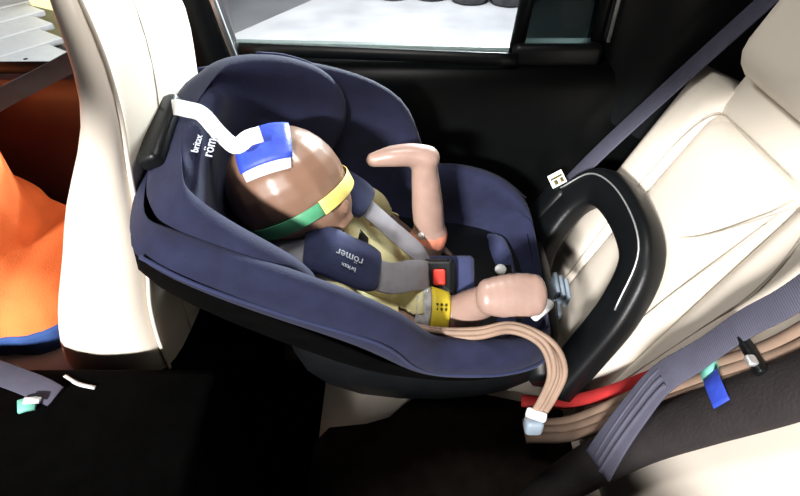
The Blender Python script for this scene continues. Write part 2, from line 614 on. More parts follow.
for pts in ([(.535, .44), (.545, .58), (.545, .70), (.535, .79), (.505, .838), (.44, .846), (.29, .85)],
            [(.40, .675), (.34, .73), (.265, .835)],
            [(.325, .45), (.31, .62), (.285, .75), (.272, .81)],
            [(.25, .50), (.225, .66), (.215, .74), (.23, .82), (.27, .90)]):
    obj('seam', MB().tube(spl([bpt(y, z, .0235) for y, z in pts], 6), .0011, 6), STITCH, rs)

# belt of the outboard place running down the backrest edge to its buckle
bt = thing('seat_belt', 'slate grey belt running down the outer edge of the rear backrest', 'seat belt', (.31, .63, .47))
obj('webbing', MB().ribbon(spl([(.66, .60, 1.12), (.53, .625, .92), (.440, .635, .787), (.385, .635, .71), (.337, .630, .642), (.30, .625, .585)], 6), .046, .003, (0.1, 1, .15)), BELT, bt)
bk = obj('buckle', MB().rbox((.305, .622, .585), (.05, .06, .11), .012, Matrix.Rotation(math.radians(28), 3, 'Y')), BLACK, bt)
RL = Matrix.Rotation(math.radians(-35), 3, 'Y') @ Matrix.Rotation(math.radians(25), 3, 'X')
lc = V((.308, .628, .648))
lab = obj('warning_label', MB().rbox(lc, (.030, .030, .003), .001, RL), WHITET, bk)
obj('print', MB().rbox(lc + RL @ V((0, .003, .002)), (.024, .004, .002), .0005, RL), INK, lab)
obj('print', MB().rbox(lc + RL @ V((-.004, -.007, .002)), (.007, .010, .002), .0005, RL), INK, lab)
obj('print', MB().rbox(lc + RL @ V((.008, -.007, .002)), (.006, .010, .002), .0005, RL), INK, lab)

# ==================================================================== FRONT SEAT
fs = thing('front_passenger_chair', 'cream leather front seat seen from behind, left of the child seat', 'car seat', (-.6, .47, 0))
m = MB()
rings = []
# z, x front, x rear, inner y, outer y
SECT = [(.42, -.575, -.395, .285, .72), (.50, -.57, -.392, .280, .725), (.58, -.548, -.388, .278, .725), (.66, -.515, -.374, .276, .72), (.74, -.475, -.352, .276, .715),
        (.82, -.445, -.346, .278, .70), (.90, -.395, -.332, .280, .68), (.97, -.365, -.320, .280, .64), (1.04, -.360, -.322, .282, .59), (1.10, -.364, -.334, .29, .55),
        (1.14, -.366, -.342, .315, .52), (1.155, -.36, -.345, .35, .49)]
for z, xf, xr, yi, yo in SECT:
    w_ = yo - yi
    q = min(.05, (xr - xf) * .45)
    rings.append([V((xf, yi + .03, z)), V((xf + .006, yi + .008, z)), V((lerp(xf, xr, .4), yi, z)), V((lerp(xf, xr, .8), yi + .008, z)), V((xr - .006, yi + .026, z)),
                  V((xr + .004, yi + .07, z)), V((xr + .010, yi + w_ * .35, z)), V((xr + .008, yi + w_ * .65, z)), V((xr - .004, yo - .09, z)), V((xr - .014, yo - .035, z)),
                  V((lerp(xf, xr, .6), yo - .006, z)), V((lerp(xf, xr, .4), yo, z)), V((xf + .006, yo - .008, z)), V((xf, yo - .03, z)),
                  V((xf + q * .2, yo - .08, z)), V((xf + q * .9, yo - .13, z)), V((xf + q, yi + w_ * .5, z)), V((xf + q * .9, yi + .13, z)), V((xf + q * .2, yi + .08, z))])
m.loft(rings)
fb = obj('backrest', m, LEATHER, fs, sub=1)


def fsec(z, k):
    for a, b in zip(SECT, SECT[1:]):
        if a[0] <= z <= b[0]:
            t = (z - a[0]) / (b[0] - a[0])
            return lerp(a[k], b[k], t)
    return SECT[-1][k]


# piping between side and rear panel of the backrest, then inner seam
obj('piping', MB().tube(spl([(fsec(z, 2) - .005, fsec(z, 3) + .027, z) for z in (.47, .55, .63, .71, .79, .87, .94, 1.0, 1.05, 1.10)], 4), .0035, 8), LEATHER, fb)
obj('seam', MB().tube(spl([(fsec(z, 2) + .0065, fsec(z, 3) + .115, z) for z in (.47, .55, .63, .71, .79, .87, .94, 1.0, 1.05, 1.10)], 4), .0014, 6), STITCH, fb)
obj('seam', MB().tube(spl([(fsec(z, 2) - .003, fsec(z, 4) - .10, z) for z in (.47, .63, .79, .87, .94, 1.0, 1.05, 1.10)], 4), .0014, 6), STITCH, fb)
m = MB().rbox((0, 0, 0), (.11, .27, .19), .045, seg=4)
R = Matrix.Rotation(math.radians(10), 3, 'Y')
m.v = [R @ p + V((-.325, .435, 1.26)) for p in m.v]
h = obj('headrest', m, LEATHER, fs)
for yy in (.38, .49):
    obj('post', MB().tube([(-.335, yy, 1.13), (-.325, yy, 1.22)], .006, 8), CHROME, h)
m = MB().rbox((-.72, .50, .41), (.52, .42, .13), .05, seg=4)
obj('cushion', m, LEATHER, fs)
m = MB().rbox((-.70, .47, .24), (.48, .40, .22), .03)
obj('seat_base', m, BLACK, fs)
obj('rail', MB().rbox((-.68, .32, .07), (.62, .05, .14), .01), BLACK, fs)
obj('rail', MB().rbox((-.68, .62, .07), (.62, .05, .14), .01), BLACK, fs)

# centre console
cs = thing('centre_console', 'black centre console between the front seats', 'console', (-.7, .04, 0))
m = MB().rbox((-.72, .065, .265), (.92, .36, .53), .04)
obj('body', m, MATTE, cs)
m = MB().rbox((-.55, .065, .54), (.56, .35, .05), .02)
obj('lid', m, MATTE, cs)
m = MB().ribbon(spl([(-0.500, 0.217, 0.567), (-0.474, 0.203, 0.567), (-0.446, 0.196, 0.567)], 4), .005, .003, (0, 1, 0))
obj('pale_trim', m, WHITET, cs)

# front belt buckle with taped end, lying on the console
fbk = thing('front_buckle', 'grey belt end with green and white tape at the lower left', 'belt buckle', (-.56, .19, .56))
obj('webbing', MB().ribbon(spl([(-0.606, 0.214, 0.590), (-0.579, 0.209, 0.580), (-0.550, 0.202, 0.572), (-0.520, 0.191, 0.569), (-0.496, 0.179, 0.568)], 5), .034, .003, (0, 1, .3)), BELT, fbk)
obj('tape', MB().ribbon([(-0.539, 0.161, 0.570), (-0.530, 0.165, 0.570), (-0.517, 0.168, 0.570)], .020, .006, (0, 1, .2)), TEALT, fbk)
obj('tape', MB().ribbon([(-0.532, 0.168, 0.575), (-0.522, 0.169, 0.575), (-0.510, 0.169, 0.575)], .009, .004, (0, 1, .2)), WHITET, fbk)

# shoulder belt of the front place
fbl = thing('front_seat_belt', 'dark grey shoulder belt crossing the front side window', 'seat belt', (-.42, .70, 1.0))
obj('webbing', MB().ribbon(spl([(-.405, .722, 1.06), (-.425, .722, .99), (-.465, .725, .93), (-.53, .705, .885), (-.585, .67, .864), (-.625, .63, .851), (-.665, .58, .840), (-.72, .52, .82)], 6), .036, .003, (.25, .1, 1)), DBELT, fbl)

# ==================================================================== CHILD SEAT
ROLL = math.radians(16)
PIV = V((0, .42, .62))
ZB = .36
base_w = PIV + Matrix.Rotation(ROLL, 3, 'X') @ V((0, 0, ZB - .60))


def cs_world(p):
    """child seat frame (x, v, z) -> world"""
    p = V(p)
    return PIV + Matrix.Rotation(ROLL, 3, 'X') @ V((p.x, p.y, p.z - .60))


ch = thing('child_restraint', 'navy blue rear-facing child seat strapped in the middle of the picture', 'child seat', base_w, (ROLL, 0, 0), base=(0, 0, ZB))


def shell_ring(x, z, nx, nz, hw, h, t, d, fl, bf=.52, ff=1.0, fa=0.0):
    n = V((nx, 0, nz)).normalized()
    c = V((x, 0, z))
    half = [(0, -.004), (hw * .5, -.002), (hw * .85, .008), (hw, .03 + .1 * h), (hw + fl * .5, h * .55), (hw + fl * .9, h * .95), (hw + fl + t * .35, h + t * .30),
            (hw + fl + t * .8, h + t * .10), (hw + fl + t, h * .86), (hw + fl + t * 1.0, h * (bf + .14)), (hw + fl + t * .95, h * bf), (hw + fl * .5 + t * .6, h * (bf - .1)), (hw + t * .2, -.002), (hw * .6, -.018), (0, -.018)]
    full = [(a + (fa if a >= hw * .99 and b > 0 else 0), b * (ff if b > .03 else 1)) for a, b in half] + [(-a, b) for a, b in reversed(half[1:-1])]
    return [c + V((0, a, 0)) + n * b for a, b in full]


def under_ring(x, z, nx, nz, hw, h, t, d, fl):
    n = V((nx, 0, nz)).normalized()
    c = V((x, 0, z))
    half = [(0, -.012), (hw * .6, -.012), (hw + t * .15, .0), (hw + fl * .5 + t * .55, h * .40), (hw + fl * .6 + t * .84, h * .52), (hw + fl * .4 + t * .70, h * .2), (hw + t * .5, -.03), (hw * .8, -d), (0, -d)]
    full = [(a, b) for a, b in half] + [(-a, b) for a, b in reversed(half[1:-1])]
    return [c + V((0, a, 0)) + n * b for a, b in full]


ST = [(-.340, .845, .80, .60, .095, .015, .035, .03, .0),
      (-.334, .836, .78, .62, .118, .06, .045, .045, .004),
      (-.305, .785, .74, .67, .134, .125, .046, .05, .010),
      (-.235, .695, .70, .71, .138, .175, .046, .05, .018),
      (-.14, .600, .68, .73, .140, .200, .048, .05, .022),
      (-.06, .530, .58, .81, .140, .165, .05, .05, .020),
      (.02, .495, .30, .95, .140, .145, .05, .05, .014),
      (.09, .492, .0, 1, .145, .140, .05, .05, .008),
      (.16, .500, -.12, .99, .145, .125, .05, .05, .006),
      (.215, .525, -.15, .99, .135, .08, .05, .045, .002),
      (.245, .545, -.2, .98, .115, .03, .045, .035, .0),
      (.255, .545, -.2, .98, .10, .006, .03, .025, .0)]
BF = [.5, .5, .52, .58, .66, .66, .58, .52, .5, .5, .5, .5]
FF = [1, 1, 1.0, 1.08, 1.10, .95, .95, 1, 1, 1, 1, 1]
FA = [0, 0, .012, .028, .034, .018, 0, 0, 0, 0, 0, 0]
m = MB().loft([shell_ring(*s_, BF[i], FF[i], FA[i]) for i, s_ in enumerate(ST)])
shell = obj('shell_cover', m, NAVY, ch, sub=2)
m = MB().loft([under_ring(*s_) for s_ in ST[1:-1]])
obj('shell', m, MATTE, ch, sub=1)


def shell_pt(i, a, b):
    x, z, nx, nz = ST[i][:4]
    n = V((nx, 0, nz)).normalized()
    return V((x, a, z)) + n * b


# piping along the rim on both sides
for sgn in (-1, 1):
    pts = [shell_pt(i, (FA[i] if sgn > 0 else 0) + sgn * (ST[i][4] + ST[i][8] + ST[i][6] * .98), ST[i][5] * (BF[i] + .13) * (FF[i] if sgn > 0 else 1) + .006) for i in range(1, 11)]
    obj('piping', MB().tube(spl(pts, 5), .0028, 7), NAVYP, shell)

# seat pad insert (inner cushion) following the spine
rings = []
for i in range(2, 10):
    x, z, nx, nz, hw = ST[i][:5]
    k = .82
    th = .022
    r = [shell_pt(i, a * hw * k, b) for a, b in ((-1, .004), (-.98, th * .7), (-.8, th), (-.3, th * .9), (0, th * .8), (.3, th * .9), (.8, th), (.98, th * .7), (1, .004), (0, -.002))]
    rings.append(r)
m = MB().loft(rings)
obj('seat_pad', m, NAVY2, ch, sub=2)

# adjustable headrest with side wings: U section swept along the back
HU = V((-.40, 0, .917)).normalized()
HW_ = V((.917, 0, .40)).normalized()
HC = V((-.248, .022, .735))


def head_ring(s, hw, wl, t, op, bt_, inr):
    c = HC + HU * s
    half = [(0, inr), (hw * .55, .002 + inr), (hw * .88, .018 + inr * .8), (hw + op * .25, .30 * wl + .004 + inr * .3), (hw + op * .6, wl * .62), (hw + op * .92, wl * .93), (hw + op + t * .4, wl + t * .22),
            (hw + op + t * .9, wl * .94), (hw + op + t * 1.0, wl * .6), (hw + op * .5 + t * 1.0, .2 * wl), (hw + t * .55, -.015), (hw * .6, -bt_), (0, -bt_)]
    full = half + [(-a - max(0, b) * .10, b * (.86 if b > .05 else 1)) for a, b in reversed(half[1:-1])]
    return [c + V((0, a, 0)) + HW_ * b for a, b in full]


HS = [(-.10, .090, .06, .030, .015, .020, 0), (-.085, .096, .10, .038, .020, .026, 0), (-.05, .100, .150, .046, .028, .03, 0), (.0, .102, .175, .050, .034, .03, 0), (.05, .102, .165, .050, .036, .03, .002),
      (.09, .098, .132, .050, .034, .03, .026), (.12, .090, .100, .046, .030, .03, .050), (.142, .080, .072, .040, .024, .026, .050), (.152, .070, .052, .032, .018, .02, .036)]
m = MB().loft([head_ring(*h_) for h_ in HS])
hd = obj('headrest', m, NAVY, ch, sub=2)
for sgn in (1,):
    pts = []
    for s_, hw_, wl_, t_, op_, b_, i_ in HS[2:-2]:
        wv_ = wl_ * .88 + t_ * .1
        pts.append(HC + HU * s_ + V((0, sgn * (hw_ + op_ + t_ * .80) - (wv_ * .10 if sgn < 0 else 0), 0)) + HW_ * wv_ * (.86 if sgn < 0 else 1))
    obj('piping', MB().tube(spl(pts, 5), .0025, 7), NAVYP, hd)
# dark plastic head rest handle at its top edge
p0 = HC + HU * .158 + HW_ * -.004
m = MB().rbox((0, 0, 0), (.026, .12, .034), .008)
M3 = Matrix((HU, V((0, 1, 0)), HW_)).transposed()
m.v = [M3 @ p + p0 for p in m.v]
obj('handle', m, BLACK, hd)
# lettering on the headrest front beside the head
lo = HC + HU * .128 + HW_ * .058 + V((0, -.022, 0))
nT = (HU * .72 + HW_ * .69).normalized()
xd = V((0, 1, 0))
yd = nT.cross(xd).normalized()
obj('lettering', text_mb('römer', .019, lo + nT * .004, xd, yd), WPRINT, hd)
obj('lettering', text_mb('britax', .013, lo + nT * .003 + yd * .016 - xd * .006, xd, yd), WPRINT, hd)

# black plastic base under the shell, with pivot, and support leg to the floor
m = MB()
rings = []
for x, zb_, zt, hw in ((-.20, .48, .63, .10), (-.175, .41, .61, .155), (-.08, .375, .57, .185), (.08, .372, .535, .19), (.20, .38, .53, .175), (.27, .40, .53, .14), (.285, .42, .52, .12)):
    r = .03
    rings.append([V((x, -hw + r, zb_)), V((x, hw - r, zb_)), V((x, hw, zb_ + r)), V((x, hw * .96, zt - r)), V((x, hw - .05, zt)), V((x, -hw + .05, zt)), V((x, -hw * .96, zt - r)), V((x, -hw, zb_ + r))])
m.loft(rings)
bs = obj('base', m, BLACK, ch, sub=1)
m = MB().tube([(-.14, 0, .46), (-.20, .0, .36), (-.245, .08, .08), (-.25, .085, .045)], [.022, .02, .02, .022], 10, up=(0, 1, 0), ry=.03)
obj('support_leg', m, BLACK, ch)
m = MB().rbox((-.25, .085, .035), (.11, .09, .03), .01)
obj('foot', m, BLACK, ch)
# rotation lever and side badge area on the base
obj('lever', MB().rbox((.285, -.02, .485), (.02, .07, .03), .008), GREYBLUE, bs)

# rebound bar: thick D-shaped black loop against the backrest
loop = [(.245, .235, .545), (.262, .235, .60), (.318, .21, .725), (.338, .155, .752), (.345, .055, .730), (.348, -.045, .70), (.325, -.088, .625), (.27, -.105, .50), (.235, -.105, .45)]


def cs_local(p):
    return V((0, 0, .60)) + Matrix.Rotation(-ROLL, 3, 'X') @ (V(p) - PIV)


LOOPW = [(.285, .575, .47), (.292, .575, .545), (.335, .588, .625), (.372, .560, .672), (.389, .475, .682), (.386, .375, .665), (.358, .332, .594), (.316, .315, .503), (.278, .305, .425)]
pp = spl([cs_local(p) for p in LOOPW], 7)
m = MB().tube(pp, .036, 24, up=(.92, 0, -.39), ry=.024, sq=.55)
rb = obj('rebound_bar', m, BLACK, ch)
# thin bright inlay line on its outer face
LC = V((.34, .44, .57))
pp2 = spl([cs_local(V(p) + BN * .0250 + (V(p) - LC).normalized() * .020) for p in LOOPW[2:7]], 7)
obj('inlay', MB().tube(pp2, .0016, 6), CHROME, rb)
# cross piece joining bar and base
m = MB().tube([cs_local((.255, .565, .50)), cs_local((.25, .43, .485)), cs_local((.25, .29, .46))], .028, 10)
obj('bar_mount', m, BLACK, ch)
# grey-blue connector guides and white cap on the seat's foot end
for k in range(3):
    p = cs_local((.268 + .009 * k, .400 - .004 * k, .575 - .003 * k))
    obj('connector_guide', MB().rbox(p, (.007, .040, .036), .003), GREYBLUE, ch)
p = cs_local((.232, .335, .585))
obj('white_cap', MB().rbox(p, (.045, .016, .018), .006, Matrix.Rotation(math.radians(40), 3, 'Z')), WHITET, ch)
p = cs_local((.197, .165, .545))
obj('white_clip', MB().rbox(p, (.030, .014, .012), .004, Matrix.Rotation(math.radians(-20), 3, 'Z')), WHITET, ch)
# harness adjuster with white end at the front of the seat pad
p = cs_local((.178, .405, .602))
ad = obj('harness_adjuster', MB().rbox(p, (.03, .03, .016), .006), BLACK, ch)
obj('adjuster_tip', MB().ell(p + V((-.008, 0, .012)), (.010, 0, 0), (0, .010, 0), (0, 0, .008), 12, 8), WHITET, ad)

# harness: shoulder straps with navy pads, crotch pad and buckle
BUCK = V((.061, .372, .622))
bu = cs_local(BUCK)


def strap_path(pts):
    return spl([cs_local(p) for p in pts], 6)


nearp = strap_path([(-.180, .300, .735), (-.118, .294, .746), (-.072, .296, .719), (-.016, .312, .678), (.02, .338, .660), (.046, .362, .636)])
farp = strap_path([(-.17, .425, .755), (-.115, .428, .765), (-.06, .420, .735), (-.01, .405, .693), (.03, .390, .660), (.048, .382, .634)])
obj('harness_strap', MB().ribbon(nearp, .048, .003, (.15, 1, .2)), STRAP, ch)
obj('harness_strap', MB().ribbon(farp, .036, .003, (-.1, 1, .2)), STRAP, ch)


def pad_on(path, width, thick, side):
    m_ = MB()
    n0 = len(path)
    wd = [width * (.80 + .20 * min(1, min(i, n0 - 1 - i) / 2.0)) for i in range(n0)]
    m_.ribbon(path, wd, thick, side)
    return m_


pn = obj('harness_pad', pad_on([p + V((.004, 0, .006)) for p in nearp[4:17]], .072, .016, (.15, 1, .2)), NAVY2, ch, sub=1)
pf = obj('harness_pad', pad_on([p + V((.004, 0, .006)) for p in farp[4:14]], .070, .016, (-.1, 1, .2)), NAVY2, ch, sub=1)
# lettering on near pad, upside down in the picture
i0 = 11
c_ = nearp[i0]
td = (nearp[i0 + 3] - nearp[i0 - 3]).normalized()
sd = (V((.15, 1, .2)) - td * V((.15, 1, .2)).dot(td)).normalized()
nn = td.cross(sd)
if nn.z < 0:
    nn = -nn
xd = -td
yd = nn.cross(xd).normalized()
obj('lettering', text_mb('römer', .017, c_ + nn * .0165 + yd * -.004 + xd * .0, xd, yd), WPRINT, pn)
obj('lettering', text_mb('britax', .010, c_ + nn * .0165 + yd * .011 + xd * -.002, xd, yd), WPRINT, pn)
# crotch pad
cpn = V((-.2, -.25, .9)).normalized()
m = MB().rbox((0, 0, 0), (.080, .090, .020), .009, seg=4)
mz = V((-.10, -.45, .89)).normalized()
mx_ = (V((1, 0, 0)) - mz * mz.x).normalized()
my = mz.cross(mx_)
MC = Matrix((mx_, my, mz)).transposed()
m.v = [MC @ p + cs_local((.084, .378, .606)) for p in m.v]
obj('crotch_pad', m, NAVY2, ch)
m = MB().rbox((0, 0, 0), (.060, .062, .024), .010, seg=4)
m.v = [MC @ p + bu + mz * .004 for p in m.v]
b_ = obj('harness_buckle', m, BLACK, ch)
m = MB().rbox((0, 0, 0), (.020, .026, .008), .0038, seg=4)
m.v = [MC @ (p + V((.004, 0, .0155))) + bu + mz * .004 for p in m.v]
obj('release_button', m, RED, b_)
for s_ in (-1, 1):
    m = MB().rbox((0, 0, 0), (.030, .020, .008), .003)
    m.v = [MC @ (Matrix.Rotation(s_ * .5, 3, 'Z') @ p + V((-.030, s_ * .020, .004))) + bu + mz * .004 for p in m.v]
    obj('latch_tongue', m, BLACK, b_)

# ==================================================================== CHILD DUMMY


def skin_mesh(chains, extra=None, voxel=.004, smooth_it=6):
    """one continuous surface: tapering tubes + blobs fused by voxel remesh; returns mesh"""
    mb = MB()
    for pts, rs in chains:
        path = spl(pts, 5)
        rr = []
        k = len(rs) - 1
        for i in range(len(path)):
            t = i / (len(path) - 1) * k
            a = min(int(t), k - 1)
            rr.append(lerp(rs[a], rs[a + 1], t - a))
        mb.tube(path, rr, 14)
        mb.ell(path[0], (rr[0], 0, 0), (0, rr[0], 0), (0, 0, rr[0]), 14, 8)
        mb.ell(path[-1], (rr[-1], 0, 0), (0, rr[-1], 0), (0, 0, rr[-1]), 14, 8)
    for e in (extra or []):
        mb.ell(*e, 20, 14)
    me = bpy.data.meshes.new('body_source')
    me.from_pydata(mb.v, [], mb.f)
    bm = bmesh.new()
    bm.from_mesh(me)
    bmesh.ops.recalc_face_normals(bm, faces=bm.faces)
    bm.to_mesh(me)
    bm.free()
    t = bpy.data.objects.new('body_source', me)
    COL.objects.link(t)
    q = t.modifiers.new('remesh', 'REMESH')
    q.mode = 'VOXEL'
    q.voxel_size = voxel
    s2 = t.modifiers.new('smooth', 'SMOOTH')
    s2.iterations = smooth_it
    s2.factor = .5
    dg = bpy.context.evaluated_depsgraph_get()
    out = bpy.data.meshes.new_from_object(t.evaluated_get(dg))
    bpy.data.objects.remove(t)
    return out


def fingers(wrist, d, up, side, sc=1.0, curl=.5):
    """five finger chains + palm for a hand; d = pointing dir, up = back of hand, side = thumb side"""
    wrist, d, up, side = V(wrist), V(d).normalized(), V(up).normalized(), V(side).normalized()
    ch_ = []
    L = .075 * sc
    r = .0085 * sc
    ch_.append(([wrist, wrist + d * .03 * sc, wrist + d * .075 * sc], [.020 * sc, .024 * sc, .020 * sc]))
    for s_ in (-.5, .5):
        ch_.append(([wrist + d * .02 * sc + side * s_ * .03 * sc, wrist + d * .075 * sc + side * s_ * .045 * sc], [.014 * sc, .013 * sc]))
    for k, (o, l) in enumerate(((.032, .85), (.011, 1.0), (-.011, .94), (-.032, .75))):
        b = wrist + d * .078 * sc + side * o * sc
        e1 = b + (d * math.cos(curl * .6) - up * math.sin(curl * .6)) * L * .45 * l
        e2 = e1 + (d * math.cos(curl * 1.5) - up * math.sin(curl * 1.5)) * L * .33 * l
        e3 = e2 + (d * math.cos(curl * 2.2) - up * math.sin(curl * 2.2)) * L * .22 * l
        ch_.append(([b, e1, e2, e3], [r * 1.1, r, r * .95, r * .8]))
    b = wrist + d * .028 * sc + side * .026 * sc
    e1 = b + (d * .6 + side * .75 - up * .1).normalized() * .035 * sc
    e2 = e1 + (d * .9 + side * .25 - up * .3).normalized() * .03 * sc
    ch_.append(([b, e1, e2], [r * 1.3, r * 1.15, r * .9]))
    return ch_


def body_obj(name, me, parent, off, mats, fn):
    me.transform(Matrix.Translation(-off))
    me.materials.clear()
    for m_ in mats:
        me.materials.append(m_)
    idx = [fn(p.center + off) for p in me.polygons]
    me.polygons.foreach_set('material_index', idx)
    me.polygons.foreach_set('use_smooth', [True] * len(me.polygons))
    o_ = bpy.data.objects.new(name, me)
    COL.objects.link(o_)
    o_.parent = parent
    ORI[o_.name] = off
    return o_


def cloth_obj(name, me, parent, off, m_, fn, grow=.003, thick=.0025):
    """clothing: the part of the body surface where fn(point) holds, moved outward"""
    bm = bmesh.new()
    bm.from_mesh(me)
    bmesh.ops.delete(bm, geom=[f for f in bm.faces if not fn(f.calc_center_median() + off)], context='FACES')
    bm.normal_update()
    for v_ in bm.verts:
        v_.co += v_.normal * grow
    m2 = bpy.data.meshes.new(name)
    bm.to_mesh(m2)
    bm.free()
    m2.materials.clear()
    m2.materials.append(m_)
    m2.polygons.foreach_set('material_index', [0] * len(m2.polygons))
    m2.polygons.foreach_set('use_smooth', [True] * len(m2.polygons))
    o_ = bpy.data.objects.new(name, m2)
    COL.objects.link(o_)
    o_.parent = parent
    s_ = o_.modifiers.new('solidify', 'SOLIDIFY')
    s_.thickness = thick
    s_.offset = 1
    ORI[o_.name] = off
    return o_


dm = thing('child_dummy', 'child crash test dummy with glossy brown head and raised bare legs', 'crash dummy', (.0, .40, .56))
OFF = V((.0, .40, .56))
CROWN = V((-.43, .18, .883)).normalized()
FACE = (V((.85, -.45, .2)) - CROWN * V((.85, -.45, .2)).dot(CROWN)).normalized()
LAT = CROWN.cross(FACE).normalized()
HCEN = V((-.166, .388, .790))
KF = V((.052, .462, .640))     # far knee
AF = V((.038, .470, .785))     # far ankle
KN = V((.092, .330, .580))     # near knee
AN = V((.134, .305, .640))     # near ankle
# foot of near leg: sole faces the camera
SN = V((-.05, -.72, .69)).normalized()          # sole normal
FX = (V((1, 0, .06)) - SN * V((1, 0, .06)).dot(SN)).normalized()
FY = SN.cross(FX)
FC = V((.163, .280, .672))
chains = [([(-.09, .335, .675), (-.115, .395, .692), (-.09, .455, .680)], [.036, .042, .036]),
          ([(-.115, .395, .700), (-.15, .395, .77)], [.036, .04]),
          # near arm, far arm
          ([(-.115, .318, .692), (-.098, .262, .684), (-.06, .275, .640), (-.005, .290, .600), (.030, .290, .575)], [.036, .031, .027, .024, .019]),
          ([(-.105, .475, .695), (-.06, .512, .665), (-.04, .52, .63), (.0, .51, .60), (.03, .50, .585)], [.036, .031, .027, .024, .019]),
          # far leg raised
          ([(-.01, .435, .575), (.03, .452, .600), KF], [.040, .038, .032]),
          ([KF, lerp(KF, AF, .4), lerp(KF, AF, .85), AF], [.027, .027, .022, .020]),
          ([AF + V((.005, .0, .004)), AF + V((-.02, 0, .010)), AF + V((-.052, -.004, .010)), AF + V((-.080, -.006, .005))], [.021, .019, .017, .012]),
          # near leg
          ([(-.01, .345, .575), (.03, .330, .588), KN], [.040, .040, .031]),
          ([KN, lerp(KN, AN, .4), lerp(KN, AN, .8), AN], [.029, .030, .026, .025]),
          ([AN, FC - SN * .022], [.025, .024])]
chains += fingers((.030, .290, .575), (.9, .1, -.1), (0, -.4, .9), (0, .9, .4), .55, .6)
chains += fingers((.03, .50, .585), (.9, .0, -.1), (0, .4, .9), (0, -.9, .4), .55, .6)
TU, TN = V((-.7071, 0, .7071)), V((.7071, 0, .7071))
YV = V((0, 1, 0))
extra = [(V((.004, .395, .567)), TU * .062, YV * .085, TN * .050), (V((-.05, .395, .622)), TU * .07, YV * .082, TN * .046), (V((-.10, .395, .672)), TU * .062, YV * .086, TN * .044),
         (HCEN, LAT * .083, FACE * .092, CROWN * .091),
         (HCEN + FACE * .018 - CROWN * .038, LAT * .064, FACE * .068, CROWN * .06),          # jaw
         (HCEN + FACE * .086 - CROWN * .045, LAT * .008, FACE * .010, CROWN * .014),         # nose
         (HCEN + FACE * .072 - CROWN * .074, LAT * .020, FACE * .008, CROWN * .006),         # lips
         (HCEN + LAT * .078 - CROWN * .022 - FACE * .005, LAT * .006, FACE * .014, CROWN * .020),
         (HCEN - LAT * .078 - CROWN * .022 - FACE * .005, LAT * .006, FACE * .014, CROWN * .020)]
# near foot: flat rounded sole
for k in range(7):
    t = k / 6
    c = FC + FX * lerp(-.034, .036, t) - SN * .012
    wv = lerp(.028, .035, math.sin(PI * t * .8))
    extra.append((c, FX * .018, FY * wv, SN * .019))
bme = skin_mesh(chains, extra, .0038, 5)


def bmat(p):
    if (p - HCEN).length < .122 and p.z > .70:
        return 1
    if (p - KF).length < .034 and KF.z - .012 < p.z < KF.z + .012:
        return 2
    if (p - KN).length < .034 and (p - KN).dot(AN - KN) < .0012 and (p - KN).dot(AN - KN) > -.0016:
        return 2
    return 0


body = body_obj('body', bme, dm, OFF, [SKINV, HEADB, JOINT], bmat)


def suit(p):
    if (p - HCEN).length < .104:
        return False
    if p.z > .745 or (p.y > .43 and p.x > -.02 and p.z > .63):
        return False
    if p.y < .30 and p.x > -.005:      # near hand
        return False
    if p.y > .49 and p.x > -.005:
        return False
    if p.x > .035:
        return False
    if (p - KF).length < .05 or (p - KN).length < .06:
        return False
    return True


cloth_obj('suit', bme, dm, OFF, YELLOW, suit)

obj('neck_bracket', MB().rbox((-0.059, 0.382, 0.694), (.008, .03, .024), .003, Matrix.Rotation(math.radians(-35), 3, 'Y')), BLACK, dm)

# tape bands round the head (parts of the dummy's dressing)


def head_surf(theta, lat, grow=.0):
    """point on head ellipsoid: theta around CROWN from FACE towards LAT, lat = height factor"""
    c = math.sqrt(max(0, 1 - lat * lat))
    return HCEN + FACE * (.092 + grow) * c * math.cos(theta) + LAT * (.083 + grow) * c * math.sin(theta) + CROWN * (.091 + grow) * lat


def head_band(t0, t1, lat0, lat1, wd, grow=.0035):
    path = [head_surf(lerp(t0, t1, k / 20), lerp(lat0, lat1, k / 20), grow) for k in range(21)]
    return MB().ribbon(path, wd, .0015, CROWN)


def jaw_surf(theta, lat, grow):
    p1 = head_surf(theta, lat, grow)
    return p1


obj('green_tape_band', head_band(-1.9, -.42, -.30, -.28, .019, .0050), GREENT, dm)
obj('yellow_tape_band', head_band(-.44, 1.6, -.28, -.26, .021, .0055), YELT, dm)

# blue tape patch with white paper beneath it
def head_patch(c, ax, ay, hx, hy, grow, thick, nx=8):
    """sheet draped on the head around direction c"""
    rings = []
    for sgrow in (0,):
        for i in range(nx + 1):
            row = []
            for g in (grow, grow + thick):
                js = range(nx + 1) if g == grow else reversed(range(nx + 1))
                for j in js:
                    d = (c + ax * lerp(-hx, hx, i / nx) + ay * lerp(-hy, hy, j / nx)).normalized()
                    # radius of ellipsoid along d
                    k = math.sqrt((d.dot(FACE) / .092) ** 2 + (d.dot(LAT) / .083) ** 2 + (d.dot(CROWN) / .091) ** 2)
                    row.append(HCEN + d * (1 / k + g))
            rings.append(row)
    return MB().loft(rings)


PC = V((-.22, -.26, .94)).normalized()
PX = V((.95, .12, .30))
PX = (PX - PC * PX.dot(PC)).normalized()
PY = PC.cross(PX).normalized()
obj('paper_patch', head_patch(PC, PX, PY, .44, .60, .0015, .0015), WHITET, dm)
obj('blue_tape_patch', head_patch(PC + PY * .06, PX, PY, .47, .46, .0035, .0015), BLUET, dm)
# bolt caps on the far knee, label, clear tape and orange band on near thigh
obj('knee_bolt', MB().ell(KF + V((-.016, -.022, .016)), (.006, 0, 0), (0, .005, 0), (0, 0, .007), 10, 8), WHITET, dm)


